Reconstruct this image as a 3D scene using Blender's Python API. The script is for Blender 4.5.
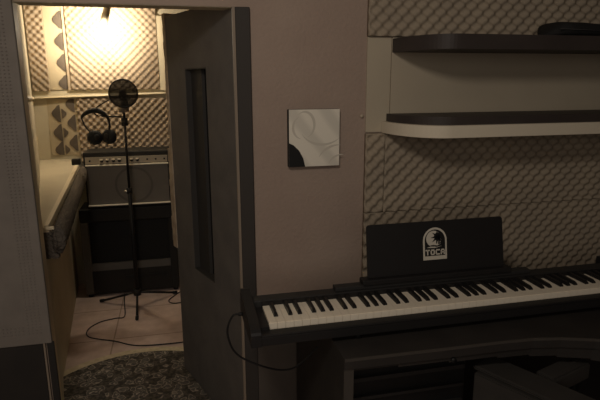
import bpy, bmesh, math, random
from mathutils import Vector, Matrix
random.seed(4)
S = bpy.context.scene
C = S.collection
for o in list(bpy.data.objects): bpy.data.objects.remove(o)

# ------------------------------------------------------------------ camera
cd = bpy.data.cameras.new('camera'); cam = bpy.data.objects.new('camera', cd); C.objects.link(cam)
cd.sensor_fit = 'HORIZONTAL'; cd.sensor_width = 36; cd.lens = 36 * 524 / 600; cd.clip_start = .02
yaw, pit, rol = math.radians(13.1), math.radians(12.85), math.radians(-.22)
cam.matrix_world = (Matrix.Translation((0, 0, 1.45)) @ Matrix.Rotation(-yaw, 4, 'Z')
                    @ Matrix.Rotation(math.pi / 2 - pit, 4, 'X') @ Matrix.Rotation(rol, 4, 'Z'))
S.camera = cam
# ------------------------------------------------------------------ light
w = bpy.data.worlds.new('world'); S.world = w; w.use_nodes = True
w.node_tree.nodes['Background'].inputs[0].default_value = (1, .9, .78, 1)
w.node_tree.nodes['Background'].inputs[1].default_value = .004
S.view_settings.view_transform = 'Standard'; S.view_settings.look = 'None'
S.view_settings.gamma = 1; S.view_settings.use_curve_mapping = False
S.view_settings.exposure = 0.0

def light(name, kind, loc, energy, color, size=.1, target=None, angle=120, blend=.6):
    l = bpy.data.lights.new(name, kind); o = bpy.data.objects.new(name, l); C.objects.link(o)
    o.location = loc; l.energy = energy; l.color = color
    if kind == 'AREA': l.shape = 'DISK'; l.size = size
    else: l.shadow_soft_size = size
    if kind == 'SPOT': l.spot_size = math.radians(angle); l.spot_blend = blend
    if target:
        o.rotation_euler = (Vector(target) - Vector(loc)).to_track_quat('-Z', 'Y').to_euler()
    return o
# the room's lamp, on the ceiling behind the photographer
light('room_lamp', 'AREA', (-.25, .05, 2.18), 8.0, (1, .89, .77), .26, (-.1, 1.7, 1.35))
# added soft fill light without a fixture, behind the camera
light('room_fill_rear', 'AREA', (-.5, -1.55, 1.65), 10.0, (1, .895, .79), 1.3, (0, 1.8, 1.25))

# ------------------------------------------------------------------ materials
def mat(name, col, rough=.7, metal=0, noise=None, bump=None, spec=.3, sheen=0):
    """noise=(scale, second colour[, detail]); bump=(scale, strength[, distance])"""
    m = bpy.data.materials.new(name); m.use_nodes = True
    nt = m.node_tree; b = nt.nodes['Principled BSDF']
    b.inputs['Base Color'].default_value = (*col, 1); b.inputs['Roughness'].default_value = rough
    b.inputs['Metallic'].default_value = metal; b.inputs['Specular IOR Level'].default_value = spec
    tc = nt.nodes.new('ShaderNodeTexCoord')
    if noise:
        n = nt.nodes.new('ShaderNodeTexNoise'); n.inputs['Scale'].default_value = noise[0]
        n.inputs['Detail'].default_value = noise[2] if len(noise) > 2 else 4
        r = nt.nodes.new('ShaderNodeValToRGB')
        r.color_ramp.elements[0].position = .35; r.color_ramp.elements[1].position = .68
        r.color_ramp.elements[0].color = (*col, 1); r.color_ramp.elements[1].color = (*noise[1], 1)
        nt.links.new(tc.outputs['Object'], n.inputs['Vector'])
        nt.links.new(n.outputs['Fac'], r.inputs[0]); nt.links.new(r.outputs[0], b.inputs['Base Color'])
    if bump:
        n = nt.nodes.new('ShaderNodeTexNoise'); n.inputs['Scale'].default_value = bump[0]; n.inputs['Detail'].default_value = 3
        u = nt.nodes.new('ShaderNodeBump'); u.inputs['Strength'].default_value = bump[1]
        u.inputs['Distance'].default_value = bump[2] if len(bump) > 2 else .01
        nt.links.new(tc.outputs['Object'], n.inputs['Vector'])
        nt.links.new(n.outputs['Fac'], u.inputs['Height']); nt.links.new(u.outputs[0], b.inputs['Normal'])
    return m
def emit(name, col, k):
    m = bpy.data.materials.new(name); m.use_nodes = True; b = m.node_tree.nodes['Principled BSDF']
    b.inputs['Base Color'].default_value = (*col, 1)
    b.inputs['Emission Color'].default_value = (*col, 1); b.inputs['Emission Strength'].default_value = k
    return m
M = {
 'pink': mat('pink_stucco', (.355, .272, .222), .9, noise=(5, (.385, .300, .244)), bump=(80, .45, .006)),
 'cream': mat('cream_paint', (.47, .41, .31), .7, noise=(4, (.43, .37, .28))),
 'rim': mat('shelf_rim_cream', (.70, .63, .50), .6),
 'booth_cream': mat('booth_wall_cream', (.60, .54, .41), .85, noise=(3, (.52, .465, .35))),
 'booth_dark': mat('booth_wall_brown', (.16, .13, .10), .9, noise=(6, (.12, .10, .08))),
 'foam': mat('foam_grey_brown', (.36, .30, .225), .95, noise=(7, (.31, .26, .20)), spec=.1),
 'foam_booth': mat('foam_warm_grey', (.35, .275, .20), .95, noise=(6, (.30, .24, .175)), spec=.1),
 'trimwhite': mat('white_trim', (.68, .60, .44), .6),
 'door': mat('door_dark_cloth', (.150, .136, .122), .85, noise=(9, (.122, .112, .102)), bump=(60, .35, .004)),
 'door_edge': mat('door_frame_grey', (.050, .044, .039), .7),
 'hinge_line': mat('frame_bead', (.26, .21, .16), .6),
 'slot': mat('slot_reveal', (.045, .042, .039), .6),
 'glass': mat('dark_glass', (.012, .012, .012), .12, spec=.5),
 'seal': mat('beige_seal', (.52, .42, .31), .9, noise=(20, (.36, .28, .20))),
 'blanket': mat('blanket_grey', (.222, .198, .174), .95, noise=(12, (.19, .17, .15)), spec=.1),
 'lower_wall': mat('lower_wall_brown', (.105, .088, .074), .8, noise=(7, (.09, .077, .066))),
 'wainscot': mat('dark_wainscot', (.030, .026, .023), .7, noise=(7, (.022, .02, .018))),
 'shelf_brown': mat('shelf_dark_brown', (.052, .042, .038), .55, noise=(9, (.042, .034, .031))),
 'black': mat('piano_black', (.016, .015, .015), .5, bump=(200, .08, .002)),
 'black_soft': mat('soft_black', (.014, .014, .014), .8),
 'piano_panel': mat('piano_charcoal', (.028, .027, .026), .55),
 'white_key': mat('white_key', (.86, .78, .64), .35),
 'black_key': mat('black_key', (.014, .013, .013), .4),
 'sticker_white': mat('sticker_white', (.56, .52, .44), .5),
 'sticker_black': mat('sticker_black', (.012, .012, .012), .5),
 'canvas_edge': mat('canvas_edge', (.03, .027, .025), .8),
 'desk': mat('desk_dark', (.032, .028, .025), .6, noise=(9, (.025, .022, .020))),
 'desk_edge': mat('desk_edge', (.062, .054, .046), .6),
 'rack': mat('rack_black', (.012, .012, .012), .5),
 'rack_lip': mat('rack_lip', (.03, .028, .027), .5),
 'stool': mat('stool_black', (.042, .038, .034), .7, noise=(15, (.034, .031, .028))),
 'metal': mat('dull_metal', (.45, .42, .38), .35, 1),
 'chrome': mat('chrome_strip', (.85, .78, .62), .4, .1, spec=.6),
 'amp_cloth': mat('amp_grille_cloth', (.165, .15, .132), .95, bump=(400, .2, .002)),
 'amp_ring': mat('amp_speaker_ring', (.125, .112, .098), .9),
 'amp_panel': mat('amp_panel', (.36, .31, .235), .5),
 'amp_black': mat('amp_tolex', (.02, .018, .016), .7),
 'knob': mat('knob_cap', (.9, .82, .66), .4, 0),
 'cab_grey': mat('cabinet_strip_grey', (.12, .11, .10), .7),
 'lamp_metal': mat('lamp_metal', (.34, .28, .2), .45, .5),
 'bulb': emit('lamp_bulb', (1, .80, .48), 40),
 'mic': mat('mic_grey', (.30, .26, .22), .4, .6),
 'cable': mat('cable_black', (.012, .011, .011), .6),
 'pad_brown': mat('fabric_dark_pad', (.13, .11, .09), .95, bump=(90, 1, .02)),  # own dark brown of the rough pad cloth
 'print_cloth': mat('print_cloth_cream', (.50, .42, .29), .95, noise=(10, (.45, .375, .26))),
 'print_dark': mat('print_motif_dark', (.13, .105, .085), .95, noise=(14, (.10, .082, .068))),
 'room': mat('room_paint', (.30, .25, .2), .9),
 'room_ceiling': mat('room_ceiling_paint', (.42, .37, .31), .9),
 'plug': mat('wall_plug', (.5, .42, .32), .6),
}
def image_like_canvas():
    """white canvas with pale grey swirls"""
    m = bpy.data.materials.new('canvas_print'); m.use_nodes = True; nt = m.node_tree; b = nt.nodes['Principled BSDF']
    tc = nt.nodes.new('ShaderNodeTexCoord'); mp = nt.nodes.new('ShaderNodeMapping')
    mp.inputs['Rotation'].default_value = (0, .5, 0); mp.inputs['Scale'].default_value = (5, 5, 8)
    wv = nt.nodes.new('ShaderNodeTexWave'); wv.inputs['Scale'].default_value = .55
    wv.inputs['Distortion'].default_value = 5; wv.inputs['Detail'].default_value = .5; wv.inputs['Detail Scale'].default_value = .8
    r = nt.nodes.new('ShaderNodeValToRGB'); r.color_ramp.elements[0].position = .1; r.color_ramp.elements[1].position = .6
    r.color_ramp.elements[0].color = (.66, .62, .53, 1); r.color_ramp.elements[1].color = (.80, .75, .64, 1)
    L = nt.links.new
    L(tc.outputs['Object'], mp.inputs[0]); L(mp.outputs[0], wv.inputs['Vector']); L(wv.outputs['Fac'], r.inputs[0]); L(r.outputs[0], b.inputs['Base Color'])
    b.inputs['Roughness'].default_value = .7
    return m
M['canvas'] = image_like_canvas()
def floor_mat():
    m = bpy.data.materials.new('floor_tiles'); m.use_nodes = True; nt = m.node_tree; b = nt.nodes['Principled BSDF']
    tc = nt.nodes.new('ShaderNodeTexCoord'); br = nt.nodes.new('ShaderNodeTexBrick')
    br.offset = 0; br.inputs['Scale'].default_value = 1
    br.inputs['Brick Width'].default_value = .42; br.inputs['Row Height'].default_value = .42; br.inputs['Mortar Size'].default_value = .004
    n = nt.nodes.new('ShaderNodeTexNoise'); n.inputs['Scale'].default_value = 14; n.inputs['Detail'].default_value = 6
    r = nt.nodes.new('ShaderNodeValToRGB'); r.color_ramp.elements[0].color = (.47, .355, .31, 1); r.color_ramp.elements[1].color = (.60, .47, .42, 1)
    r.color_ramp.elements[0].position = .3; r.color_ramp.elements[1].position = .7
    L = nt.links.new
    L(tc.outputs['Object'], br.inputs['Vector']); L(tc.outputs['Object'], n.inputs['Vector']); L(n.outputs['Fac'], r.inputs[0])
    L(r.outputs[0], br.inputs['Color1']); L(r.outputs[0], br.inputs['Color2']); br.inputs['Mortar'].default_value = (.30, .22, .175, 1)
    L(br.outputs['Color'], b.inputs['Base Color']); b.inputs['Roughness'].default_value = .7
    return m
M['floor'] = floor_mat()
def rug_mat():
    m = bpy.data.materials.new('rug_floral'); m.use_nodes = True; nt = m.node_tree; b = nt.nodes['Principled BSDF']
    tc = nt.nodes.new('ShaderNodeTexCoord')
    v = nt.nodes.new('ShaderNodeTexVoronoi'); v.inputs['Scale'].default_value = 23; v.feature = 'F1'
    r = nt.nodes.new('ShaderNodeValToRGB'); cr = r.color_ramp
    cr.elements[0].position = 0; cr.elements[0].color = (.24, .16, .14, 1)
    cr.elements[1].position = 1; cr.elements[1].color = (.05, .045, .035, 1)
    for p, c in ((.16, (.55, .50, .42, 1)), (.24, (.115, .105, .095, 1)), (.50, (.10, .098, .09, 1)), (.58, (.46, .40, .33, 1)), (.66, (.07, .065, .06, 1))):
        e = cr.elements.new(p); e.color = c
    n = nt.nodes.new('ShaderNodeTexNoise'); n.inputs['Scale'].default_value = 60
    mx = nt.nodes.new('ShaderNodeMix'); mx.data_type = 'RGBA'; mx.inputs[0].default_value = .3
    r2 = nt.nodes.new('ShaderNodeValToRGB'); r2.color_ramp.elements[0].position = .42; r2.color_ramp.elements[1].position = .6
    r2.color_ramp.elements[0].color = (.07, .064, .058, 1); r2.color_ramp.elements[1].color = (.26, .225, .185, 1)
    L = nt.links.new
    nd = nt.nodes.new('ShaderNodeTexNoise'); nd.inputs['Scale'].default_value = 30; nd.inputs['Detail'].default_value = 1
    va = nt.nodes.new('ShaderNodeVectorMath'); va.operation = 'MULTIPLY_ADD'; va.inputs[1].default_value = (.05, .05, 0)
    L(tc.outputs['Object'], nd.inputs['Vector']); L(nd.outputs['Color'], va.inputs[0]); L(tc.outputs['Object'], va.inputs[2])
    L(va.outputs[0], v.inputs['Vector']); L(v.outputs['Distance'], r.inputs[0])
    mult = nt.nodes.new('ShaderNodeMath'); mult.operation = 'MULTIPLY'; mult.inputs[1].default_value = 1.3
    L(v.outputs['Distance'], mult.inputs[0]); L(mult.outputs[0], r.inputs[0])
    L(tc.outputs['Object'], n.inputs['Vector']); L(n.outputs['Fac'], r2.inputs[0])
    L(r.outputs[0], mx.inputs[6]); L(r2.outputs[0], mx.inputs[7]); L(mx.outputs[2], b.inputs['Base Color'])
    b.inputs['Roughness'].default_value = 1; b.inputs['Specular IOR Level'].default_value = .05
    return m
M['rug'] = rug_mat()
M['rug_border'] = mat('rug_cream_border', (.62, .54, .38), 1, noise=(40, (.50, .43, .30)))

def mesh_filter_mat():
    """woven nylon of the pop filter: a fine mesh that lets some of what is behind through"""
    m = bpy.data.materials.new('filter_mesh'); m.use_nodes = True; nt = m.node_tree; b = nt.nodes['Principled BSDF']
    b.inputs['Base Color'].default_value = (.02, .018, .016, 1); b.inputs['Roughness'].default_value = .9
    b.inputs['Alpha'].default_value = .74
    return m
M['filter'] = mesh_filter_mat()

# ------------------------------------------------------------------ helpers
def props(o, label=None, cat=None, group=None, kind=None):
    if label: o['label'] = label
    if cat: o['category'] = cat
    if group: o['group'] = group
    if kind: o['kind'] = kind
    return o
class MB:
    def __init__(s): s.v = []; s.f = []; s.m = []; s.smooth = []
    def add(s, vs, fs, mi=0, sm=False):
        k = len(s.v); s.v += [tuple(v) for v in vs]
        s.f += [tuple(i + k for i in f) for f in fs]; s.m += [mi] * len(fs); s.smooth += [sm] * len(fs); return s
    def box(s, a, b, mi=0, bev=0):
        if bev:
            bm = bmesh.new(); bmesh.ops.create_cube(bm, size=1)
            for v in bm.verts: v.co = Vector([(a[i] + b[i]) / 2 + v.co[i] * (b[i] - a[i]) for i in range(3)])
            bmesh.ops.bevel(bm, geom=bm.edges[:], offset=bev, segments=2, affect='EDGES', profile=.5)
            return s.bm(bm, mi)
        x0, y0, z0 = a; x1, y1, z1 = b
        return s.add([(x0,y0,z0),(x1,y0,z0),(x1,y1,z0),(x0,y1,z0),(x0,y0,z1),(x1,y0,z1),(x1,y1,z1),(x0,y1,z1)],
                     [(0,3,2,1),(4,5,6,7),(0,1,5,4),(1,2,6,5),(2,3,7,6),(3,0,4,7)], mi)
    def bm(s, bm, mi=0, sm=False):
        bm.verts.index_update()
        s.add([v.co.copy() for v in bm.verts], [[v.index for v in f.verts] for f in bm.faces], mi, sm); bm.free(); return s
    def prism(s, pts, d, mi=0):
        """closed loop of 3-D points extruded by vector d"""
        n = len(pts); d = Vector(d); a = [Vector(p) for p in pts]
        vs = a + [p + d for p in a]
        fs = [tuple(range(n))[::-1], tuple(range(n, 2 * n))] + [(i, (i + 1) % n, n + (i + 1) % n, n + i) for i in range(n)]
        return s.add(vs, fs, mi)
    def tube(s, pts, r, seg=10, mi=0, smooth_n=0):
        P = [Vector(p) for p in pts]
        if smooth_n: P = spline(P, smooth_n)
        R = r if isinstance(r, (list, tuple)) else [r] * len(P)
        if len(R) != len(P): R = [R[0] + (R[-1] - R[0]) * i / (len(P) - 1) for i in range(len(P))]
        vs = []; up = None
        for i, p in enumerate(P):
            t = (P[min(i + 1, len(P) - 1)] - P[max(i - 1, 0)]).normalized()
            if up is None: up = Vector((0, 0, 1)) if abs(t.z) < .9 else Vector((1, 0, 0))
            u = (up - t * up.dot(t)).normalized(); v = t.cross(u); up = u
            for k in range(seg):
                a = 2 * math.pi * k / seg; vs.append(p + (u * math.cos(a) + v * math.sin(a)) * R[i])
        fs = [(i * seg + k, i * seg + (k + 1) % seg, (i + 1) * seg + (k + 1) % seg, (i + 1) * seg + k) for i in range(len(P) - 1) for k in range(seg)]
        fs += [tuple(range(seg))[::-1], tuple((len(P) - 1) * seg + k for k in range(seg))]
        return s.add(vs, fs, mi, True)
    def build(s, name, mats, parent=None, **kw):
        me = bpy.data.meshes.new(name); me.from_pydata(s.v, [], s.f)
        for m in (mats if isinstance(mats, (list, tuple)) else [mats]): me.materials.append(M[m])
        for p, mi, sm in zip(me.polygons, s.m, s.smooth): p.material_index = mi; p.use_smooth = sm
        bm = bmesh.new(); bm.from_mesh(me); bmesh.ops.recalc_face_normals(bm, faces=bm.faces); bm.to_mesh(me); bm.free()
        o = bpy.data.objects.new(name, me); C.objects.link(o)
        if parent:
            o.parent = parent
            bpy.context.view_layer.update()
            o.matrix_parent_inverse = parent.matrix_world.inverted()
        return props(o, **kw)
def spline(P, n):
    out = []
    for i in range(len(P) - 1):
        a = P[max(i - 1, 0)]; b = P[i]; c = P[i + 1]; d = P[min(i + 2, len(P) - 1)]
        for k in range(n):
            t = k / n
            out.append(.5 * ((2 * b) + (c - a) * t + (2 * a - 5 * b + 4 * c - d) * t * t + (3 * b - a - 3 * c + d) * t ** 3))
    return out + [P[-1]]
def thing(name, loc, label, cat, group=None):
    o = bpy.data.objects.new(name, None); C.objects.link(o); o.location = loc; o.empty_display_size = .05
    bpy.context.view_layer.update()
    return props(o, label, cat, group)

W = 1.85; W2 = 1.93            # front wall, room face and booth face
XL, XR, LZ = -.472, .204, 1.69   # doorway
BY, BZ = 3.88, 1.93            # booth back wall and ceiling
def lw(y): return -.49 - .226 * (y - W2)   # booth left wall, slightly out of square

# ------------------------------------------------------------------ room shell
MB().box((-2.2, -1.9, -.08), (2.9, 4.1, 0)).build('floor', 'floor', kind='structure')
f = MB(); f.prism([(-2.2, W, 0), (XL - .001, W, 0), (lw(W2) - .006, W2, 0), (-2.2, W2, 0)], (0, 0, 2.45)); f.box((XL, W, LZ), (XR, W2, 2.45)); f.box((XR, W, 0), (2.9, W2, 2.45))
f.build('wall_front', 'pink', kind='structure')
MB().box((-2.3, -1.9, 0), (-2.2, W2, 2.45)).build('wall_left', 'room', kind='structure')
MB().box((2.9, -1.9, 0), (3.0, W2, 2.45)).build('wall_right', 'room', kind='structure')
MB().box((-2.3, -2.0, 0), (3.0, -1.9, 2.45)).build('wall_rear', 'room', kind='structure')
MB().box((-2.3, -2.0, 2.45), (3.0, W2, 2.53)).build('ceiling', 'room_ceiling', kind='structure')
# booth shell
MB().prism([(lw(W2), W2, 0), (lw(BY), BY, 0), (lw(BY) - .08, BY, 0), (lw(W2) - .08, W2, 0)], (0, 0, BZ)).build('wall_booth_left', 'booth_cream', kind='structure')
MB().box((-1.05, BY, 0), (.5, BY + .08, BZ)).build('wall_booth_back', 'booth_cream', kind='structure')
MB().box((.36, W2, 0), (.44, BY, BZ)).build('wall_booth_right', 'booth_dark', kind='structure')
MB().box((-1.05, W2, BZ), (.5, BY + .08, BZ + .08)).build('ceiling_booth', 'booth_cream', kind='structure')
# door frame on the room side
t = MB(); t.box((.208, W - .014, 0), (.258, W - .0005, LZ), bev=.003); t.build('trim_1', 'door_edge', kind='structure')
t = MB(); t.box((.198, W - .018, 0), (.207, W - .001, LZ)); t.build('trim_2', 'hinge_line', kind='structure')
t = MB(); t.box((XL - .014, W - .012, 0), (XL + .008, W - .0005, .5555)); t.build('trim_3', 'wainscot', kind='structure')
t = MB(); t.box((XL - .025, W - .016, 0), (XL - .019, W - .0005, .56)); t.build('trim_4', 'hinge_line', kind='structure')
t = MB(); t.box((-2.19, W - .02, 0), (XL - .026, W - .0005, .556)); t.build('trim_5', 'wainscot', kind='structure')
t = MB(); t.prism([(XL - .0005, W + .003, .02), (XL + .001, W + .003, .02), (lw(W2 + .004) + .012, W2 + .004, .02), (lw(W2 + .004) - .004, W2 + .004, .02)], (0, 0, LZ - .022)); t.build('trim_10', 'trimwhite', kind='structure')
t = MB(); t.box((XL + .002, W + .004, LZ - .0015), (XR - .006, W2 + .004, LZ + .0005)); t.build('trim_11', 'trimwhite', kind='structure')
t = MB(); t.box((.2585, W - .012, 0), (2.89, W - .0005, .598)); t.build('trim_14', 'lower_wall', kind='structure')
# cream jamb and edge trim just inside the doorway
# rail round the booth
def rail(a, b, n, th=.016, dp=.04):
    a, b, n = Vector(a), Vector(b), Vector(n); u = Vector((0, 0, th))
    m = MB(); m.prism([a, a + u, a + u * .95 + n * dp * .15, a + u * .30 + n * dp, a + n * dp * .9], b - a); return m
rail((lw(1.97) + .001, 1.97, 1.389), (lw(BY - .03) + .001, BY - .03, 1.336), (1, 0, 0), dp=.014).build('trim_7', 'trimwhite', kind='structure')
rail((lw(BY) + .02, BY - .001, 1.336), (.30, BY - .001, 1.372), (0, -1, 0)).build('trim_8', 'trimwhite', kind='structure')
t = MB(); t.box((-.098, BY - .03, 1.387), (-.058, BY - .0005, 1.88)); t.build('trim_9', 'trimwhite', kind='structure')

# ------------------------------------------------------------------ acoustic foam
def foam(name, o, u, v, n, w, h, matn, label, group, a=.0245, amp=.0095, base=.014, ph=(0, 0), kind=None):
    o, u, v, n = Vector(o), Vector(u).normalized(), Vector(v).normalized(), Vector(n).normalized()
    nu = int(w / (a / 5)); nv = int(h / (a / 5)); vs = []; fs = []
    for j in range(nv + 1):
        for i in range(nu + 1):
            x = w * i / nu; y = h * j / nv
            z = base + amp * (1 + math.sin(math.pi * (x / a + ph[0])) * math.sin(math.pi * (y / a + ph[1])))
            vs.append(o + u * x + v * y + n * z)
    q = nu + 1
    fs = [(j * q + i, j * q + i + 1, (j + 1) * q + i + 1, (j + 1) * q + i) for j in range(nv) for i in range(nu)]
    rim = [i for i in range(q)] + [j * q + nu for j in range(1, nv + 1)] + [nv * q + i for i in range(nu - 1, -1, -1)] + [j * q for j in range(nv - 1, 0, -1)]
    k = len(vs)
    for r in rim:
        p = vs[r]; vs.append(p - n * ((p - o).dot(n) - .001))
    m = len(rim)
    fs += [(rim[i], k + i, k + (i + 1) % m, rim[(i + 1) % m]) for i in range(m)]
    fs.append(tuple(k + i for i in range(m)))
    b = MB(); b.add(vs, fs, 0, True)
    return b.build(name, matn, label=label, cat='foam panel', group=group)
G = 'egg crate foam panels on the room wall'
foam('acoustic_foam_panel', (.678, W, 1.603), (1, 0, 0), (0, 0, 1), (0, -1, 0), 1.25, .50, 'foam',
     'grey brown egg crate foam panel above the upper shelf', G)
foam('acoustic_foam_panel', (.752, W, .957), (1, 0, 0), (0, 0, 1), (0, -1, 0), 1.15, .300, 'foam',
     'wide egg crate foam panel directly beneath the lower shelf', G, ph=(.5, .3))
foam('acoustic_foam_panel', (.678, W, .957), (1, 0, 0), (0, 0, 1), (0, -1, 0), .073, .300, 'foam',
     'narrow upright foam strip beside the pink wall under the lower shelf', G, ph=(0, 0))
foam('acoustic_foam_panel', (.678, W, .60), (1, 0, 0), (0, 0, 1), (0, -1, 0), 1.22, .355, 'foam',
     'lowest egg crate foam panel right behind the music rest', G, ph=(.2, .6))
G = 'egg crate foam panels in the booth'
foam('acoustic_foam_panel', (-.677, BY, 1.395), (1, 0, 0), (0, 0, 1), (0, -1, 0), .577, .533, 'foam_booth',
     'brightly lit egg crate foam panel above the rail on the booth back wall', G)
foam('acoustic_foam_panel', (-.655, BY, .90), (1, 0, 0), (0, 0, 1), (0, -1, 0), .92, .435, 'foam_booth',
     'dim egg crate foam panel below the rail behind the microphone stand', G, ph=(.3, .1))
foam('acoustic_foam_panel', (lw(BY) + .012, BY, 1.385), (1, 0, 0), (0, 0, 1), (0, -1, 0), .106, .542, 'foam_booth',
     'narrow upright foam strip in the left corner of the booth above the rail', G)

# printed cloths on the back wall, in the corner (strip above the rail, wider piece below it)
def cloth(x0, x1, z0, z1, motifs, label):
    b = MB(); nx, nz = 12, 16
    P = lambda x, z, off=0: (x, BY - .006 - .003 * math.sin(x * 30 + z * 9) - off, z)
    vs = [P(x0 + (x1 - x0) * i / nx, z0 + (z1 - z0) * j / nz) for j in range(nz + 1) for i in range(nx + 1)]
    q = nx + 1
    b.add(vs, [(j * q + i, j * q + i + 1, (j + 1) * q + i + 1, (j + 1) * q + i) for j in range(nz) for i in range(nx)], 0, True)
    for (x, z, r, ang) in motifs:                     # scalloped fans
        ring = []
        for k in range(17):
            a = ang - math.pi / 2 + math.pi * k / 16; rr = r * (1 + .10 * math.cos(4 * (a - ang)))
            ring.append((min(max(x + .95 * rr * math.cos(a), x0 + .002), x1 - .002), min(max(z + rr * math.sin(a), z0 + .002), z1 - .002)))
        ring.append((x, z)); c = len(ring) - 1
        b.add([P(u, v, .0045) for u, v in ring], [(i, i + 1, c) for i in range(c - 1)], 1)
    return b.build('printed_cloth', ['print_cloth', 'print_dark'], label=label, cat='wall cloth', group='printed cloths in the booth corner')
PI_ = math.pi
cloth(-.816, -.699, 1.395, 1.925, [(-.702, z, .052, PI_) for z in (1.437, 1.572, 1.707, 1.842)],
      'cream cloth strip with dark fan print above the booth rail')
cloth(-.845, -.658, .955, 1.335, [(-.672, z, .052, PI_) for z in (1.036, 1.172, 1.300)] + [(-.765, z, .054, PI_) for z in (.99, 1.108, 1.237)]
      + [(-.757, z, .030, 0) for z in (.99, 1.108, 1.237)], 'wider cream cloth with dark fan print below the booth rail')
t = MB(); t.box((-.697, BY - .016, 1.39), (-.6785, BY - .0085, BZ - .002)); t.build('trim_12', 'seal', kind='structure')

# ------------------------------------------------------------------ booth ledge
y0, y1 = 2.03, 3.54
def li(y): return -.496 - .098 * (y - 2.0)           # front edge line of the ledge
b = MB(); b.prism([(lw(y0) + .001, y0, .905), (lw(BY) + .002, BY - .002, .905), (li(BY), BY - .002, .905), (li(y0), y0, .905)], (0, 0, .02))
ledge = b.build('wall_ledge', 'booth_cream', label='narrow cream ledge with dark padded front along the booth left wall', cat='ledge')
b = MB(); b.prism([(li(y0), y0, .905), (li(y1), y1, .905), (li(y1) + .024, y1, .905), (li(y0) + .016, y0, .905)], (0, 0, .026)); b.build('edge_strip', 'trimwhite', ledge, label='pale edge strip')
b = MB(); n = 60; vs = []
for i in range(n + 1):                                # lumpy padded roll under the strip
    y = y0 + (y1 - y0) * i / n
    for k in range(10):
        a = 2 * PI_ * k / 10; rr = 1 + .10 * math.sin(i * 2.4 + k) + .07 * random.random()
        vs.append((li(y) + .044 + .026 * rr * math.cos(a), y, .872 + .048 * rr * math.sin(a)))
b.add(vs, [(i * 10 + k, i * 10 + (k + 1) % 10, (i + 1) * 10 + (k + 1) % 10, (i + 1) * 10 + k) for i in range(n) for k in range(10)] + [tuple(range(10)), tuple(n * 10 + k for k in range(10))], 0, True)
b.build('padded_front', 'pad_brown', ledge, label='dark rough padded front')
b = MB(); b.box((li(y0) + .001, y0 - .010, .917), (li(y0) + .036, y0 - .0005, .9275)); b.build('end_strip', 'trimwhite', ledge)
b = MB(); b.box((li(y0) - .012, y0 + .004, .80), (li(y0) + .040, y0 + .03, .9045)); b.build('bracket', 'pad_brown', ledge)  # dark box standing in for the shade under the near end
b = MB(); b.box((li(3.56) - .02, 3.56, .926), (li(3.56) + .03, 3.60, .965), bev=.004); b.build('end_stop', 'amp_black', ledge)
# boarding below the ledge
b = MB(); b.prism([(lw(1.95) + .001, 1.95, 0), (lw(3.84) + .001, 3.84, 0), (-.758, 3.84, 0), (-.735, 3.6, 0), (-.622, 2.57, 0), (lw(2.06) + .001, 2.06, 0)], (0, 0, .80)); b.build('trim_13', 'booth_cream', kind='structure')

# ------------------------------------------------------------------ door
h = Vector((XR - .004, W + .025, 0)); e = Vector((-.343, .939, 0)).normalized(); nb = Vector((e.y, -e.x, 0))  # nb points away from the camera side
DL = .667; DT = .055; Z0, Z1 = .022, 1.724
def dp(s, t, z): return h + e * s + nb * t + Vector((0, 0, z))
def dbox(b, s0, s1, t0, t1, z0, z1, mi=0):
    b.prism([dp(s0, t0, z0), dp(s1, t0, z0), dp(s1, t1, z0), dp(s0, t1, z0)], (0, 0, z1 - z0), mi)
s0, s1, sz0, sz1 = .235, .455, .62, 1.50
b = MB(); dbox(b, 0, s0, 0, DT, Z0, Z1); dbox(b, s1, DL, 0, DT, Z0, Z1); dbox(b, s0, s1, 0, DT, Z0, sz0); dbox(b, s0, s1, 0, DT, sz1, Z1)
door = b.build('door_1', 'door', kind='structure')
b = MB(); dbox(b, s0, s0 + .004, .001, DT - .012, sz0, sz1); dbox(b, s1 - .004, s1, .001, DT - .012, sz0, sz1)
dbox(b, s0, s1, .001, DT - .012, sz0, sz0 + .004); dbox(b, s0, s1, .001, DT - .012, sz1 - .004, sz1); b.build('window_reveal', 'slot', door)
b = MB(); dbox(b, s0 + .004, s1 - .004, DT - .016, DT - .010, sz0 + .004, sz1 - .004); b.build('glass_pane', 'glass', door)
b = MB(); dbox(b, s0 + .105, s1 - .004, DT - .030, DT - .0165, sz0 + .004, sz1 - .004); b.build('window_board', 'slot', door)
b = MB()
zs = [.66 + .03 * i for i in range(36)]
for i, z in enumerate(zs):
    k = .012 + .012 * random.random() + (.028 if z < 1.12 else .004)
    dbox(b, DL - .006, DL + k, -.004, DT + .004, z, z + .0301)
b.build('edge_seal', 'seal', door, label='torn beige strip along the free edge')

# ------------------------------------------------------------------ blanket on the left of the doorway
b = MB(); bx0, bx1, bz0, bz1 = -1.35, XL + .004, .556, 2.30
b.box((bx0, W - .018, bz0), (bx1, W - .002, bz1), bev=.004)
blk = b.build('hanging_blanket', 'blanket', label='grey woven blanket with dotted embossed border hung left of the doorway', cat='blanket')
b = MB()
def dot(x, z):
    r = .0042; y = W - .018
    b.add([(x - r, y, z), (x, y, z - r * .7), (x + r, y, z), (x, y, z + r * .7), (x, y - .003, z)], [(0, 1, 4), (1, 2, 4), (2, 3, 4), (3, 0, 4)])
for j in range(150):
    z = .60 + j * .0112
    for c in range(4): dot(bx1 - .030 - c * .0125, z)
for i in range(60):
    for c in range(3): dot(bx1 - .085 - i * .0125, .60 + c * .0125)
b.build('embossed_border', 'blanket', blk, kind='stuff')

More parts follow.
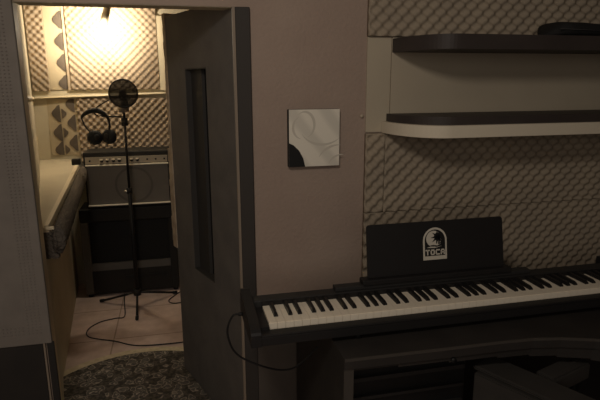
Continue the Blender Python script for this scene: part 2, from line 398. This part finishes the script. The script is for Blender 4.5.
# ------------------------------------------------------------------ picture on the pink wall
px0, px1, pz0, pz1 = .384, .572, 1.146, 1.350
b = MB(); b.box((px0, W - .026, pz0), (px1, W - .0008, pz1))
pic = b.build('canvas_picture', 'canvas_edge', label='small square black and white abstract canvas on the pink wall', cat='picture')
b = MB(); y = W - .0268
b.box((px0 + .0015, y, pz0), (px1, y + .0006, pz1), 0)
cs = [(px0 + .0015, pz0), (px0 + .060, pz0), (px0 + .053, pz0 + .030), (px0 + .038, pz0 + .058), (px0 + .018, pz0 + .078), (px0 + .0015, pz0 + .086)]
b.prism([(x, y - .0004, z) for x, z in cs], (0, .0004, 0), 1)
def arc(cx, cz, rx, rz, a0, a1, wd, n=22):
    P = []
    for k in range(n + 1):
        a = math.radians(a0 + (a1 - a0) * k / n); ww = wd * math.sin(math.pi * k / n) + .0004
        P.append(((cx + (rx + ww) * math.cos(a), cz + (rz + ww) * math.sin(a)), (cx + (rx - ww) * math.cos(a), cz + (rz - ww) * math.sin(a))))
    vs = [(p[0], y - .0003, p[1]) for q in P for p in q]
    b.add(vs, [(2 * i, 2 * i + 1, 2 * i + 3, 2 * i + 2) for i in range(n)], 2)
arc(px0 + .058, pz0 + .150, .036, .046, -70, 130, .0045)
arc(px0 + .050, pz0 + .140, .034, .040, 110, 260, .004)
arc(px0 + .125, pz0 + .148, .085, .070, 205, 318, .004)
arc(px0 + .185, pz0 - .010, .085, .085, 85, 150, .004)
arc(px0 + .20, pz0 - .010, .055, .050, 85, 160, .003)
M['swirl'] = mat('canvas_swirl', (.60, .555, .47), .7)
b.build('printed_face', ['canvas', 'sticker_black', 'swirl'], pic)
# small wall plug at the edge of the pink wall
b = MB(); b.tube([(.664, W - .001, 1.322), (.664, W - .008, 1.322)], .007, 10)
b.build('wall_plug', 'plug', label='tiny cream plug at the right edge of the pink wall', cat='wall plug')

# ------------------------------------------------------------------ shelves
b = MB(); b.box((.772, W - .010, 1.265), (2.4, W - .0006, 1.601)); b.build('backing_board', 'cream', label='wide cream board on the wall between the two shelves', cat='board')
b = MB(); b.box((.679, W - .007, 1.262), (.770, W - .0006, 1.601)); b.build('backing_board', 'cream', label='narrow cream board on the wall at the left end of the shelves', cat='board')
def shelf_outline(x0, yb, yf, x1, rx, z, n=18):
    ry = (yb - yf)
    P = [(x0, yb, z)]
    for k in range(1, n + 1):
        a = math.pi / 2 * k / n
        # superellipse corner
        P.append((x0 + rx * (1 - math.cos(a)), yb - ry * math.sin(a) ** .9, z))
    P += [(x1, yf, z), (x1, yb, z)]
    return P
yb = W - .0105
b = MB(); b.prism(shelf_outline(.742, yb, 1.592, 2.4, .15, 1.26), (0, 0, .041))
sl = b.build('wall_shelf', 'rim', label='lower shelf with cream curved rim and dark brown top board', cat='shelf')
b = MB(); b.prism(shelf_outline(.758, yb, 1.612, 2.4, .17, 1.3012), (0, 0, .028)); b.build('top_board', 'shelf_brown', sl, label='dark brown top board')
b = MB(); b.prism(shelf_outline(.773, yb, 1.592, 2.4, .13, 1.548), (0, 0, .047))
su = b.build('wall_shelf', 'shelf_brown', label='upper dark brown shelf below the top foam panel', cat='shelf')
# black case on the upper shelf
b = MB(); n = 14; seg = 18; vs = []
for i in range(n + 1):
    t = i / n; x = 1.265 + .62 * t
    k = min(1, math.sqrt(max(0, 1 - max(0, 1 - t / .07) ** 2)) + .02)
    hh = (.050 - .030 * max(0, t - .2) / .8) * k; ww = .075 * k
    for s in range(seg):
        a = 2 * math.pi * s / seg
        cy = abs(math.cos(a)) ** .6 * math.copysign(1, math.cos(a)); cz = abs(math.sin(a)) ** .6 * math.copysign(1, math.sin(a))
        vs.append((x, 1.69 + ww * cy, 1.5955 + hh / 2 + hh / 2 * cz))
fs = [(i * seg + s, i * seg + (s + 1) % seg, (i + 1) * seg + (s + 1) % seg, (i + 1) * seg + s) for i in range(n) for s in range(seg)] + [tuple(range(seg)), tuple(n * seg + s for s in range(seg))]
b.add(vs, fs, 0, True)
case = b.build('instrument_case', 'black_soft', label='long black tapered soft case lying on the upper shelf', cat='case')
b = MB(); b.tube([(1.285, 1.613, 1.618), (1.6, 1.613, 1.612), (1.88, 1.617, 1.606)], .0022, 6); b.build('zip', 'black', case)

# ------------------------------------------------------------------ desk
zt = .735
b = MB()
out = [(.395, 1.188), (.55, 1.185), (.70, 1.182), (.85, 1.180), (.95, 1.175), (1.03, 1.160), (1.12, 1.130), (1.20, 1.085), (1.30, 1.00), (1.40, .90), (1.50, .78), (1.58, .66), (2.3, .60), (2.3, 1.63), (.395, 1.63)]
b.prism([(x, y, zt - .030) for x, y in out], (0, 0, .030))
desk = b.build('desk', 'desk', label='dark corner desk with a curved front edge under the piano', cat='desk')
b = MB()
ed = out[:12]
for i in range(len(ed) - 1):
    (xa, ya), (xb, yb2) = ed[i], ed[i + 1]
    b.prism([(xa, ya - .0015, zt - .007), (xb, yb2 - .0015, zt - .007), (xb, yb2 + .003, zt - .007), (xa, ya + .003, zt - .007)], (0, 0, .0076))
b.build('edge_band', 'desk_edge', desk, label='paler edge band')  # paler strip along the front edge
b = MB(); b.box((.396, 1.198, 0), (.422, 1.60, zt - .0305)); b.box((.396, 1.6001, 0), (.422, 1.77, .60)); b.build('side_panel', 'desk', desk)
b = MB(); b.box((.396, 1.192, 0), (.4225, 1.1975, zt - .0305)); b.build('panel_edge', 'desk_edge', desk, label='paler front edge of the side panel')
b = MB(); b.box((2.26, .64, 0), (2.29, 1.62, zt - .0305)); b.build('side_panel', 'desk', desk)
b = MB()
for i in range(0, 11):
    (xa, ya), (xb, yb2) = out[i], out[i + 1]
    if i == 0: xa = .4235
    zz = zt - .040 - .005 * i
    b.prism([(xa, ya + .008, zz), (xb, yb2 + .008, zz), (xb, yb2 + .026, zz), (xa, ya + .026, zz)], (0, 0, zt - .0305 - zz))
b.build('apron', 'desk', desk)
b = MB(); b.tube([(.712, 1.1905, .692), (.712, 1.184, .692)], .008, 12); b.build('grommet', 'rack', desk)
b = MB(); b.box((.424, 1.60, .05), (2.258, 1.615, .70)); b.build('back_panel', 'rack', desk)
# black rack unit below the desk
rk = thing('equipment_rack', (.66, 1.5, 0), 'black equipment rack standing under the left end of the desk', 'rack')
b = MB(); b.box((.435, 1.36, 0), (.86, 1.59, .60), bev=.006); b.build('cabinet', 'rack', rk)
for k, zz in enumerate((.565, .50, .44, .36, .28)):
    b = MB(); b.box((.445, 1.348, zz - (.005 if k else .008)), (.85, 1.3598, zz + .005)); b.build('panel_lip', 'rack_lip', rk)
for xx in (.448, .842):
    b = MB(); b.box((xx - .008, 1.352, .05), (xx + .008, 1.3598, .24)); b.build('rack_rail', 'rack_lip', rk)

# folding stool in front of the desk
st = thing('folding_stool', (.95, 1.1, 0), 'dark stool of two crossing padded rails in front of the desk', 'stool')
def beam(p, q, wd, z0, z1, bev=.006):
    p, q = Vector((p[0], p[1], 0)), Vector((q[0], q[1], 0)); dd = (q - p); L = dd.length
    bm = bmesh.new(); bmesh.ops.create_cube(bm, size=1)
    for v in bm.verts: v.co = Vector((v.co.x * L, v.co.y * wd, v.co.z * (z1 - z0)))
    bmesh.ops.bevel(bm, geom=bm.edges[:], offset=bev, segments=2, affect='EDGES')
    bm.transform(Matrix.Translation(((p + q) / 2) + Vector((0, 0, (z0 + z1) / 2))) @ Matrix.Rotation(math.atan2(dd.y, dd.x), 4, 'Z'))
    return MB().bm(bm)
beam((.842, 1.252), (1.04, .86), .098, .628, .642).build('seat_rail', 'stool', st)
beam((1.138, 1.192), (.80 + .17, 1.136), .060, .585, .640).build('cross_rail', 'stool', st)
beam((.838, 1.235), (1.022, .872), .095, .14, .6278, .004).build('side_panel', 'stool', st)
for p in ((.858, 1.215), (1.01, .90)):
    b = MB(); b.tube([(p[0], p[1], .1405), (p[0], p[1], 0)], .016, 10); b.build('leg', 'rack', st)
b = MB(); b.tube([(1.118, 1.188, .586), (1.124, 1.19, 0)], .015, 10); b.build('leg', 'rack', st)
b = MB(); b.box((1.083, 1.176, .6402), (1.103, 1.181, .643)); b.box((1.098, 1.181, .6402), (1.118, 1.186, .643)); b.build('bracket', 'metal', st, label='small glinting metal bracket')

# ------------------------------------------------------------------ digital piano
KX, KY, KZ = .217, 1.313, .800
pn = thing('digital_piano', (.86, 1.39, .735), 'long black digital piano with a row of white and black keys on the desk', 'piano')
PX0, PX1 = .161, 1.50
b = MB(); b.box((PX0 + .002, 1.275, .752), (PX1 - .002, 1.478, .779), bev=.003); b.build('keybed', 'black', pn)
b = MB(); b.box((PX0 + .029, 1.434, .779), (PX1 - .052, 1.478, .815), bev=.003); b.build('control_panel', 'piano_panel', pn)
b = MB(); b.box((KX - .003, 1.4295, .7795), (PX1 - .0525, 1.4335, .813)); b.build('key_slip_felt', 'black_key', pn)
b = MB(); b.box((PX0 + .029, 1.302, .7792), (KX - .001, 1.4335, .795)); b.build('end_block', 'black', pn)
for x0, x1 in ((PX0, PX0 + .028), (PX1 - .05, PX1)):
    prof = [(1.270, .754), (1.510, .754), (1.510, .828), (1.50, .830), (1.40, .818), (1.31, .806), (1.285, .801), (1.274, .795), (1.270, .788)]
    b = MB(); b.prism([(x0, y, z) for y, z in prof], (x1 - x0, 0, 0)); b.build('cheek_block', 'black', pn)
b = MB(); b.box((PX0 + .029, 1.272, .7792), (PX1 - .052, 1.302, .786), bev=.002); b.build('key_slip', 'black', pn)
for xx in (.20, PX1 - .03):
    for yy in (1.30, 1.48):
        if xx > .38:
            b = MB(); b.tube([(xx, yy, .7525), (xx, yy, zt + .0005)], .012, 10); b.build('foot', 'rack', pn)
for yy in (1.30, 1.48):
    b = MB(); b.tube([(.47, yy, .7525), (.47, yy, zt + .0005)], .012, 10); b.build('foot', 'rack', pn)
KP = .0235; KL = .116
def white_key(i):
    b = MB(); x0 = KX + i * KP + .0004; x1 = x0 + KP - .0008
    bm = bmesh.new(); bmesh.ops.create_cube(bm, size=1)
    for v in bm.verts: v.co = Vector(((x0 + x1) / 2 + v.co.x * (x1 - x0), KY + KL / 2 + v.co.y * KL, KZ - .0095 + v.co.z * .019))
    ed = [e for e in bm.edges if all(v.co.y < KY + .001 for v in e.verts) and all(v.co.z > KZ - .001 for v in e.verts)]
    bmesh.ops.bevel(bm, geom=ed, offset=.0018, segments=2, affect='EDGES')
    return b.bm(bm).build('white_key', 'white_key', pn)
for i in range(52): white_key(i)
offs = {1: .91, 2: 2.09, 4: 3.88, 5: 5.0, 6: 6.12}
def black_key(c):
    x = KX + c * KP; wt = .0048; wb = .0062; ya, yz = KY + .036, KY + KL
    vs = [(x - wb, ya, KZ + .0002), (x + wb, ya, KZ + .0002), (x + wb, yz, KZ + .0002), (x - wb, yz, KZ + .0002),
          (x - wt * .8, ya + .010, KZ + .0105), (x + wt * .8, ya + .010, KZ + .0105), (x + wt, yz, KZ + .0115), (x - wt, yz, KZ + .0115),
          (x - wb * .9, ya + .001, KZ + .005), (x + wb * .9, ya + .001, KZ + .005)]
    fs = [(0, 3, 2, 1), (4, 5, 6, 7), (0, 1, 9, 8), (8, 9, 5, 4), (1, 2, 6, 5, 9), (2, 3, 7, 6), (3, 0, 8, 4, 7)]
    MB().add(vs, fs).build('black_key', 'black_key', pn)
black_key(2 - .88)
for o_ in range(7):
    for c in offs.values(): black_key(2 + 7 * o_ + c)
# music rest, leaning back, with its sticker
mx0, mx1, my, mz0, mz1 = .556, 1.030, 1.455, .846, 1.012
ln = .16                       # lean
mh = (mz1 - mz0)
def mp(x, z, off=0): 
    d = Vector((0, ln, 1)).normalized(); nrm = Vector((0, -1, ln)).normalized()
    return Vector((x, my, mz0)) + d * z + nrm * off
b = MB(); r = .010; loop = []
for cx, cz, a0 in ((mx1 - r, mh - r, 0), (mx0 + r, mh - r, 90)):
    for k in range(6):
        a = math.radians(a0 + 18 * k); loop.append(mp(cx + r * math.cos(a), cz + r * math.sin(a)))
loop += [mp(mx0, .0005), mp(mx1 + .004, .0005)]
b.prism(loop, -(mp(0, 0, .006) - mp(0, 0, 0)))
rest = b.build('music_rest', 'black', pn)
b = MB(); b.box((mx0 - .022, 1.436, .8285), (mx1 + .022, 1.475, .8458), bev=.003); b.build('rest_lip', 'black', rest)
b = MB(); b.box((.447, 1.444, .8153), (1.13, 1.476, .8283), bev=.002); b.build('rest_base', 'piano_panel', rest)
# sticker: arched white plate, black inset, moon, palm, waves, four letters
b = MB()
cx, zb, wd, hh = .786, .041, .083, .092
hw = wd / 2; 
def arch(hw, z0, z1, off, mi, n=20):
    P = [mp(cx - hw, z0, off), mp(cx + hw, z0, off)]
    zc = z1 - hw
    for k in range(n + 1):
        a = math.pi * k / n; P.append(mp(cx + hw * math.cos(a), zc + hw * math.sin(a), off))
    b.add(P, [tuple(range(len(P)))], mi)
arch(hw, zb, zb + hh + .012, .0008, 0)
arch(hw - .0060, zb + .0125, zb + hh + .0055, .0012, 1)
def disc(x, z, r, off, mi, n=28, a0=0, a1=360):
    P = [mp(x + r * math.cos(math.radians(a0 + (a1 - a0) * k / n)), z + r * math.sin(math.radians(a0 + (a1 - a0) * k / n)), off) for k in range(n + (0 if a1 - a0 == 360 else 1))]
    b.add(P, [tuple(range(len(P)))], mi)
disc(cx - .0045, zb + .068, .026, .0016, 0)
disc(cx + .010, zb + .074, .0135, .0019, 1)
for k, a in enumerate((15, 60, 100, 140, 180, 215, 255, 310)):      # palm fronds
    a = math.radians(a); l = (.026 if 90 < math.degrees(a) < 260 else .022); ux, uz = math.cos(a), math.sin(a)
    p0 = (cx + .010, zb + .074)
    q = [(p0[0] - uz * .006, p0[1] + ux * .006), (p0[0] + ux * l, p0[1] + uz * l - .003), (p0[0] + uz * .006, p0[1] - ux * .006)]
    b.add([mp(x, z, .0021) for x, z in q], [(0, 1, 2)], 1)
b.add([mp(x, z, .0021) for x, z in ((cx + .013, zb + .074), (cx + .019, zb + .078), (cx + .016, zb + .05), (cx + .010, zb + .05))], [(0, 1, 2, 3)], 1)
for k in range(3):                                                   # waves
    z = zb + .0400 + .004 * k; x0 = cx - .030 + .004 * k
    b.add([mp(x0, z, .0023), mp(x0 + .020, z + .005, .0023), mp(x0 + .034, z + .001, .0023), mp(x0 + .056 - .006 * k, z + .004, .0023), mp(x0 + .03, z - .002, .0023)], [(0, 4, 3, 2, 1)], k % 2)
def bar(x0, z0, x1, z1): b.add([mp(x0, z0, .0020), mp(x1, z0, .0020), mp(x1, z1, .0020), mp(x0, z1, .0020)], [(0, 1, 2, 3)], 0)
lw_, lh, lt, gap = .0150, .0180, .0044, .0026
z0 = zb + .0155; z1 = z0 + lh; xs = [cx - 2 * lw_ - 1.5 * gap + k * (lw_ + gap) for k in range(4)]
x = xs[0]; bar(x, z1 - lt, x + lw_, z1); bar(x + lw_ / 2 - lt / 2, z0, x + lw_ / 2 + lt / 2, z1)                      # T
x = xs[1]; bar(x, z0 + .003, x + lt, z1 - .003); bar(x + lw_ - lt, z0 + .003, x + lw_, z1 - .003); bar(x + .002, z0, x + lw_ - .002, z0 + lt); bar(x + .002, z1 - lt, x + lw_ - .002, z1)   # O
x = xs[2]; bar(x, z0 + .003, x + lt, z1 - .003); bar(x + .002, z0, x + lw_, z0 + lt); bar(x + .002, z1 - lt, x + lw_, z1)      # C
x = xs[3]; bar(x, z0, x + lt, z1 - .004); bar(x + lw_ - lt, z0, x + lw_, z1 - .004); bar(x + .002, z1 - lt, x + lw_ - .002, z1); bar(x, z0 + .006, x + lw_, z0 + .010)  # A
b.build('sticker', ['sticker_white', 'sticker_black'], rest, label='arched white and black sticker with a palm tree and lettering')
# power cable
b = MB(); b.tube([(.148, 1.45, .772), (.132, 1.45, .770), (.115, 1.45, .735), (.116, 1.45, .695), (.135, 1.45, .648), (.180, 1.45, .611), (.256, 1.45, .575), (.310, 1.45, .571), (.352, 1.45, .596), (.392, 1.45, .635)], .0032, 8, smooth_n=8)
b.tube([(.1605, 1.45, .772), (.147, 1.45, .772)], .006, 8)
b.build('power_cable', 'cable', label='black power cable looping from the left end of the piano', cat='cable')

# ------------------------------------------------------------------ guitar amplifier on a black speaker cabinet
F = 3.60
cb = thing('speaker_cabinet', (-.35, 3.72, 0), 'large black speaker cabinet on the booth floor below the amplifier', 'speaker cabinet')
b = MB(); b.box((-.665, F, .53), (-.045, 3.845, .622), bev=.008); b.build('top_panel', 'amp_black', cb)
b = MB(); b.box((-.665, F, .022), (-.615, 3.845, .5295), bev=.004); b.build('side_panel', 'cab_grey', cb)
b = MB(); b.box((-.095, F, .022), (-.045, 3.845, .5295), bev=.004); b.build('side_panel', 'amp_black', cb)
b = MB(); b.box((-.6145, F + .03, .235), (-.0955, 3.84, .5295)); b.build('grille', 'black_soft', cb)
b = MB(); b.box((-.6145, F + .01, .185), (-.0955, 3.84, .2345)); b.build('cross_strip', 'cab_grey', cb, label='dull grey cross strip')
b = MB(); b.box((-.6145, F + .005, .022), (-.0955, 3.84, .1845)); b.build('lower_panel', 'amp_black', cb)
b = MB(); b.box((-.40, F - .0045, .12), (-.12, F + .0045, .14)); b.build('carry_slot', 'rack', cb)
for xx in (-.64, -.07):
    for yy in (F + .03, 3.81):
        b = MB(); b.tube([(xx, yy, .023), (xx, yy, 0)], .018, 10); b.build('foot', 'rack', cb)
am = thing('guitar_amplifier', (-.34, 3.72, .622), 'grey grilled guitar amplifier with silver strips on the black cabinet', 'amplifier')
ax0, ax1, az0, az1 = -.606, -.064, .6225, .998
b = MB(); b.box((ax0, F + .012, az0), (ax1, 3.84, az1), bev=.006); b.build('cabinet', 'amp_black', am)
b = MB(); b.box((ax0 + .012, F + .002, .650), (ax1 - .012, F + .0118, .908)); gr = b.build('grille', 'amp_cloth', am)
b = MB(); n = 40; c = (-.30, .775); R1, R2 = .150, .132
vs = []
for k in range(n):
    a = 2 * math.pi * k / n
    vs += [(c[0] + R1 * .82 * math.cos(a), F + .0015, c[1] + R1 * .82 * math.sin(a)), (c[0] + R2 * .82 * math.cos(a), F + .0008, c[1] + R2 * .82 * math.sin(a))]
b.add(vs, [(2 * k, 2 * k + 1, (2 * k + 3) % (2 * n), (2 * k + 2) % (2 * n)) for k in range(n)]); b.build('speaker_ring', 'amp_ring', gr)
b = MB(); b.box((ax0 + .012, F + .002, .922), (ax1 - .012, F + .0118, .966)); b.build('control_panel', 'amp_panel', am)
for z in (.9085, .6405):
    b = MB(); b.box((ax0 + .010, F - .012, z), (ax1 - .006, F + .0018, z + .0095), bev=.003); b.build('trim_strip', 'chrome', am, label='bright silver trim strip')
for xx in (-.492, -.455, -.418, -.381, -.305, -.268):
    b = MB(); b.tube([(xx, F + .002, .944), (xx, F - .012, .944)], [.012, .010], 12); k_ = b.build('knob', 'amp_black', am)
    b = MB(); b.box((xx - .009, F - .0200, .948), (xx + .009, F - .0122, .957)); b.build('knob_cap', 'knob', k_)
for xx in (-.565, -.205, -.15, -.095):
    b = MB(); b.tube([(xx, F + .002, .944), (xx, F - .003, .944)], .006, 10); b.build('jack_socket', 'amp_black', am)

# ------------------------------------------------------------------ microphone stand, microphone, pop filter, headphones
sx, sy = -.312, 3.37
ms = thing('microphone_stand', (sx, sy, 0), 'thin black microphone stand on tripod feet in the booth', 'microphone stand')
b = MB(); b.tube([(sx, sy, .10), (sx, sy, .79)], .0125, 12); b.build('lower_tube', 'cable', ms)
b = MB(); b.tube([(sx, sy, .79), (sx + .004, sy, 1.265)], .0075, 10); b.build('upper_tube', 'cable', ms)
b = MB(); b.tube([(sx, sy, .765), (sx, sy, .80)], .017, 12); b.build('clutch', 'amp_black', ms)
b = MB(); b.tube([(sx, sy, .775), (sx - .03, sy - .01, .783)], .006, 8); b.build('knob', 'metal', ms)
b = MB(); b.tube([(sx, sy, .085), (sx, sy, .125)], .024, 12); b.build('hub', 'amp_black', ms)
for tx, ty in ((sx + .005, sy - .20), (sx - .24, sy + .13), (sx + .235, sy + .16)):
    b = MB(); b.tube([(sx, sy, .105), (tx, ty, .012)], .0075, 10); lg = b.build('leg', 'cable', ms)
    b = MB(); dd = (Vector((tx, ty, 0)) - Vector((sx, sy, 0))).normalized() * .014
    b.tube([(tx - dd.x, ty - dd.y, .017), (tx + dd.x, ty + dd.y, .0105)], .0105, 10); b.build('rubber_foot', 'rack', lg)
b = MB(); b.tube([(sx + .003, sy, 1.238), (-.40, sy - .03, 1.246), (-.435, sy - .03, 1.2475)], .0045, 8); b.build('hook_arm', 'cable', ms)
b = MB(); b.tube([(sx + .003, sy, 1.185), (sx + .003, sy, 1.232)], .019, 12); b.build('clip', 'amp_black', ms)
mc = thing('microphone', (sx + .004, sy - .01, 1.265), 'grey studio microphone on the stand just below the round pop filter', 'microphone')
b = MB(); b.tube([(sx + .004, sy, 1.2665), (sx + .004, sy, 1.335)], .031, 16); b.build('body', 'mic', mc)
b = MB(); b.tube([(sx + .004, sy, 1.3355), (sx + .004, sy, 1.37), (sx + .004, sy, 1.392), (sx + .004, sy, 1.402)], [.022, .023, .018, .006], 16); b.build('grille', 'cable', mc)
fc = Vector((-.296, sy - .085, 1.380)); fr = .080
pf = thing('pop_filter', fc, 'round black mesh pop filter in front of the microphone', 'pop filter')
b = MB(); b.tube([(fc.x + fr * math.cos(2 * math.pi * k / 40), fc.y, fc.z + fr * math.sin(2 * math.pi * k / 40)) for k in range(41)], .0045, 8); b.build('hoop', 'cable', pf)
b = MB(); n = 40
for off in (-.001, .001):
    b.add([(fc.x + fr * math.cos(2 * math.pi * k / n), fc.y + off, fc.z + fr * math.sin(2 * math.pi * k / n)) for k in range(n)], [tuple(range(n))])
b.build('mesh_screen', 'filter', pf)
b = MB(); b.tube([(fc.x - fr * .93, fc.y, fc.z - fr * .42), (-.415, sy - .06, 1.325), (-.455, sy - .035, 1.300), (-.478, sy - .02, 1.275), (-.462, sy, 1.250), (-.425, sy, 1.2525)], .0036, 8, smooth_n=6); b.build('gooseneck', 'cable', pf)
hp = thing('headphones', (-.45, sy, 1.12), 'black headphones hanging on the arm of the microphone stand', 'headphones')
hy = sy - .03
b = MB(); P = spline([Vector(p) for p in ((-.548, hy, 1.240), (-.522, hy, 1.266), (-.475, hy, 1.282), (-.432, hy, 1.2695), (-.402, hy, 1.240), (-.393, hy, 1.195), (-.398, hy, 1.165))], 5)
R = [.006 + .009 * math.sin(math.pi * min(1, i / (len(P) * .72))) for i in range(len(P))]
b.tube(P, R, 10); b.build('headband', 'black_soft', hp)
b = MB(); b.tube([(-.548, hy, 1.240), (-.530, hy - .005, 1.19), (-.500, hy - .012, 1.150)], .0045, 8, smooth_n=5); b.build('yoke', 'cable', hp)
for cxx, cz, tw in ((-.478, 1.122, .5), (-.402, 1.126, -.6)):
    p = Vector((cxx, hy - .012, cz)); ax = Vector((math.sin(tw), -math.cos(tw), .1)).normalized()
    b = MB(); b.tube([p - ax * .022, p - ax * .018, p + ax * .010, p + ax * .020], [.033, .044, .042, .028], 18); cup = b.build('ear_cup', 'black_soft', hp)
    b = MB(); b.tube([p + ax * .021, p + ax * .024], [.020, .014], 14); b.build('cup_badge', 'amp_black', cup)

# ------------------------------------------------------------------ spot lamp at the booth ceiling
lp = thing('spot_lamp', (-.36, 3.49, BZ), 'small spot lamp fixed to the booth ceiling shining on the foam', 'lamp')
b = MB(); b.tube([(-.365, 3.49, BZ - .001), (-.365, 3.49, BZ - .012)], .022, 14); b.build('ceiling_plate', 'lamp_metal', lp)
b = MB(); b.tube([(-.365, 3.49, BZ - .012), (-.365, 3.49, BZ - .03)], .005, 8); b.build('stem', 'lamp_metal', lp)
la = Vector((-.360, 3.488, BZ - .028)); lb = Vector((-.400, 3.515, BZ - .140)); ld = (lb - la).normalized()
b = MB(); b.tube([la, la + ld * .012, lb], [.012, .019, .024], 16); b.build('lamp_shade', 'lamp_metal', lp)
b = MB(); b.tube([lb + ld * .0005, lb + ld * .008], [.021, .012], 14); b.build('bulb', 'bulb', lp)
light('booth_spot', 'SPOT', lb + ld * .02, 44.0, (1, .85, .62), .015, (-.470, BY, 1.80), 120, .9)
light('booth_glow', 'POINT', lb + ld * .035, 8.5, (1, .86, .66), .02)

# ------------------------------------------------------------------ rug and floor cables
b = MB(); cx, cy, R0 = -.235, 2.177, .597
def clip(x, y):
    if y > W2 - .02: x = max(x, lw(y) + .008)
    if y <= W2 + .01: x = max(x, XL + .006); 
    return x
n = 72; ring = lambda r, z: [(clip(cx + r * math.cos(2 * math.pi * k / n), cy + r * math.sin(2 * math.pi * k / n)), cy + r * math.sin(2 * math.pi * k / n), z) for k in range(n)]
ro, ri = ring(R0, .0005), ring(R0, .0095)
b.prism(ring(R0 - .05, .0006), (0, 0, .0110), 0)
rug = b.build('rug', 'rug', label='round dark floral rug with cream border in the doorway', cat='rug')
b = MB(); a_, c_ = ring(R0, .0005), ring(R0, .0085); d_, e_ = ring(R0 - .0502, .0085), ring(R0 - .0502, .0005)
b.add(a_ + c_ + d_ + e_, [(k, (k + 1) % n, n + (k + 1) % n, n + k) for k in range(n)] + [(n + k, n + (k + 1) % n, 2 * n + (k + 1) % n, 2 * n + k) for k in range(n)] + [(2 * n + k, 2 * n + (k + 1) % n, 3 * n + (k + 1) % n, 3 * n + k) for k in range(n)])
b.build('border', 'rug_border', rug, label='pale cream border')
b = MB(); b.tube([(-.415, 3.575, .004), (-.408, 3.46, .004), (-.387, 3.234, .004), (-.44, 3.215, .004), (-.527, 3.181, .004), (-.583, 3.092, .004), (-.56, 2.99, .004), (-.411, 2.905, .004), (-.274, 2.82, .004), (-.036, 2.803, .004), (.12, 2.83, .004)], .0035, 8, smooth_n=6)
b.build('microphone_cable', 'cable', label='long black cable snaking over the booth floor to the door', cat='cable')
b = MB(); b.tube([(-.02, 3.575, .004), (-.056, 3.531, .004), (-.116, 3.423, .004), (-.09, 3.366, .004), (-.02, 3.37, .004), (.06, 3.40, .004)], .0035, 8, smooth_n=6)
b.build('cable', 'cable', label='short black cable loop on the booth floor close to the open door', cat='cable')
